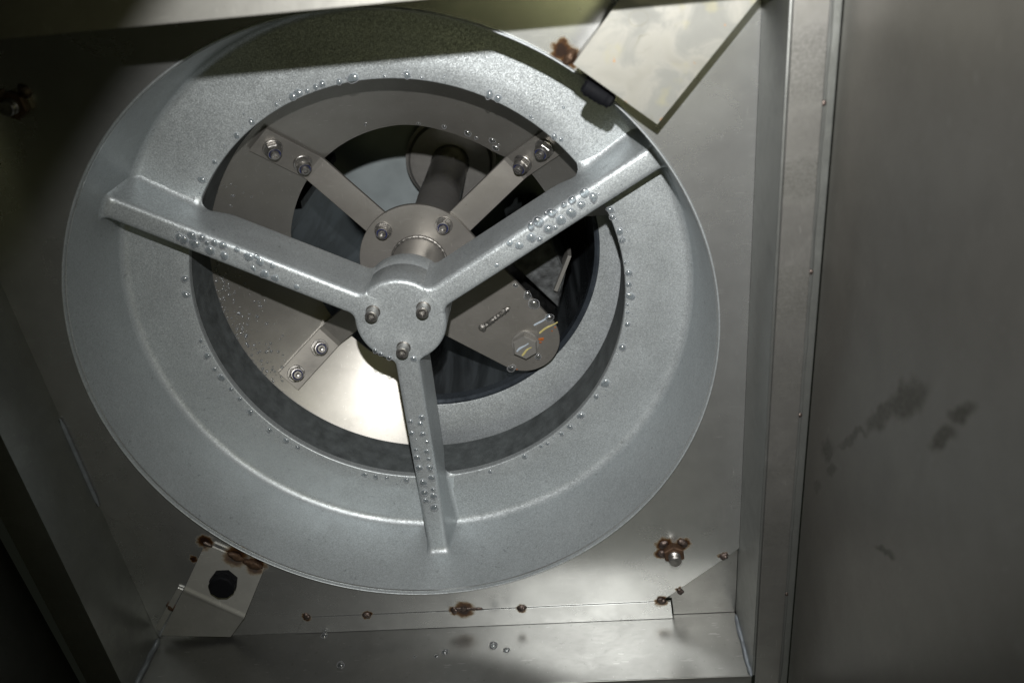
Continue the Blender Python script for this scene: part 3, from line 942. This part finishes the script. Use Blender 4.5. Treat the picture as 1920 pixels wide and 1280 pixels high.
BA = [(-0.0071, 0.117, 0.0027), (0.0055, 0.1123, 0.0032), (0.0031, 0.1202, 0.0029), (-0.0077, 0.1321, 0.0027), (0.0039, 0.1333, 0.0027), (-0.0039, 0.1395, 0.0014), (0.0071, 0.1437, 0.0019), (-0.0061, 0.1529, 0.0021), (0.0051, 0.1561, 0.0024), (-0.0061, 0.1632, 0.0036), (0.0065, 0.166, 0.0023), (-0.0059, 0.1775, 0.0036), (0.006, 0.1779, 0.0033), (0.0065, 0.1909, 0.003), (-0.0045, 0.1967, 0.0037), (-0.005, 0.2106, 0.0034), (0.0052, 0.2071, 0.0027), (0.0045, 0.2163, 0.003), (-0.005, 0.2215, 0.003), (0.0037, 0.2315, 0.0037)]
HB = [(-0.0301, 0.0304, 0.0021), (-0.025, 0.0344, 0.0022), (-0.0171, 0.0392, 0.0025), (0.007, 0.0421, 0.0031)]
FA = [(-0.0172, -0.227, 0.0038), (0.0117, -0.2264, 0.0014), (0.0326, -0.2257, 0.0031), (0.0458, -0.2224, 0.0014), (0.1058, -0.2018, 0.0034), (0.1134, -0.1984, 0.0034), (0.1727, -0.185, 0.0014), (0.1417, -0.1787, 0.0014), (0.1625, -0.1585, 0.0026), (0.1687, -0.1555, 0.0021), (0.2118, -0.0829, 0.0032), (0.2138, -0.0749, 0.0023), (-0.0762, -0.2149, 0.0035), (-0.0703, -0.2177, 0.0032), (-0.0616, -0.219, 0.0021), (-0.0527, -0.2218, 0.0028), (-0.0464, -0.2237, 0.0031), (-0.0303, -0.2249, 0.0024), (-0.0925, -0.2088, 0.002), (-0.1197, -0.1953, 0.0025), (-0.1367, -0.1835, 0.0024), (-0.1641, -0.1599, 0.0018), (-0.1813, -0.1433, 0.003), (-0.2257, -0.0416, 0.0031), (-0.2287, -0.0234, 0.0036), (-0.2273, 0.0304, 0.002), (-0.2253, 0.0494, 0.0033), (-0.2213, 0.0662, 0.0027), (-0.2166, 0.0767, 0.0031), (-0.2089, 0.0921, 0.0021), (-0.2027, 0.1051, 0.0021), (-0.1948, 0.1232, 0.0029), (-0.1782, 0.1483, 0.0025), (-0.1626, 0.164, 0.0029), (-0.1511, 0.1734, 0.0025), (0.2204, -0.0595, 0.0032), (0.2226, -0.0504, 0.0031), (0.2247, -0.0261, 0.0013), (0.2278, -0.0145, 0.0033), (0.2275, -0.0017, 0.0026), (0.2292, 0.0115, 0.0035), (0.2257, 0.0208, 0.0017), (0.2258, 0.03, 0.0015), (0.2254, 0.0435, 0.0023), (0.2191, 0.0706, 0.0034), (0.1995, 0.1137, 0.0035), (0.1892, 0.1291, 0.0023), (0.1715, 0.1524, 0.0032), (0.159, 0.1664, 0.003), (0.1486, 0.1753, 0.002), (0.1321, 0.1871, 0.002), (0.1249, 0.1903, 0.002), (0.1054, 0.2032, 0.0024), (-0.0806, 0.2167, 0.0027), (-0.0687, 0.2205, 0.0027), (-0.0558, 0.2221, 0.0023), (-0.0337, 0.2273, 0.0032), (0.0642, 0.2218, 0.0019)]
SCR = [(0.1191, 0.0503, 0.0036), (0.126, 0.062, 0.0051), (0.142, 0.0811, 0.0038), (0.1251, 0.132, 0.0035), (0.0923, 0.1454, 0.0039), (0.1063, 0.0369, 0.0024)]
STD = [(0.0698, -0.1379, 0.0032), (0.0956, -0.1291, 0.0032), (0.0982, -0.1197, 0.003), (0.1018, -0.1237, 0.0012), (0.0784, -0.1318, 0.0016), (0.0453, -0.1467, 0.002), (0.0183, -0.1521, 0.0014), (-0.0372, -0.1577, 0.0014)]
drops(RA, -0.0473, 'clear water drop on the face of the arm rising to the bright bracket', 'water drops on the arm toward the bright bracket')
drops(LA, -0.0473, 'clear water drop on the face of the arm rising to the dark side', 'water drops on the arm toward the dark side')
drops(BA, -0.0473, 'clear water drop on the lower arm of the ring below the hub', 'water drops on the lower arm')
drops(HB, -0.0484, 'clear water drop on the lower edge of the hub face', 'water drops on the hub')
drops(FA, 0.0001, 'clear water drop on the ring face along the bore edge', 'water drops along the bore edge')
drops(SCR, ZF - 0.0001, 'clear water drop on the scraper arm plate by the hex bolt', 'water drops on the scraper arm')
drops(STD, 0, 'clear water drop near the upper inner edge of the conical tray', 'water drops on the tray edge', zf=lambda x, y: tray_z(hypot(x, y)) - 0.0002)
for i, (x, y, z, r) in enumerate(((-0.1298, YB, -0.1108, 0.003), (0.0095, YB, -0.1418, 0.003), (0.0616, YB, -0.135, 0.0034), (0.0763, YB, -0.1422, 0.0026), (0.0006, YB, -0.1466, 0.0018), (-0.1022, YB, -0.1538, 0.0034), (-0.0229, YB, -0.1461, 0.0014))):
    o = bpy.data.objects.new('water_drop', DM[i % 6])
    col.objects.link(o)
    o.matrix_world = frame_mtx((x, y, z), (0, -1, 0), i) @ Matrix.Scale(r, 4)
    tag(o, 'flat water drop on the lower lip of the frame', 'water drop', 'water drops on the lower frame lip')
# fine spray, too small to count
def cap(b, x, y, z, r, n):
    mt = frame_mtx((x, y, z), n, random.random() * 6)
    rows = []
    for i in range(4):
        ph = radians(1 + 89 * i / 3)
        rows.append([(r * sin(ph) * cos(2 * pi * j / 8), r * sin(ph) * sin(2 * pi * j / 8), r * 0.75 * cos(ph)) for j in range(8)])
    b.grid(rows, False, True, 0, mt)
b = B()
for i in range(420):
    th = random.choice((random.gauss(160, 13), random.gauss(178, 10), random.uniform(115, 215)))
    r = 0.236 - abs(random.gauss(0, 0.018))
    if r < 0.15 or not 142 < th < 220:
        continue
    x, y = pol(r, th)
    cap(b, x, y, tray_z(r), random.choice((0.0008, 0.0010, 0.0014, 0.0018)) * random.uniform(.7, 1.2), (-x * TC, -y * TC, -hypot(x, y)))
tag(b.build('fine_droplets', 'water'), 'fine spray of droplets over the conical tray', 'droplets', kind='stuff')
b = B()
for th in (-151.8, -30, 90):
    ca, sa = cos(radians(th)), sin(radians(th))
    for i in range(90):
        u, v = random.uniform(0.06, 0.24), random.uniform(-0.0085, 0.0085)
        cap(b, u * ca - v * sa, u * sa + v * ca, -0.0472, random.uniform(0.0004, 0.0010), (0, 0, -1))
for i in range(160):
    a = random.random() * 2 * pi
    r = 0.2265 + abs(random.gauss(0, 0.004))
    cap(b, r * cos(a), r * sin(a), 0.0, random.uniform(0.0004, 0.0011), (0, 0, -1))
tag(b.build('fine_droplets', 'water'), 'fine mist of droplets on the cast ring and its arms', 'droplets', kind='stuff')
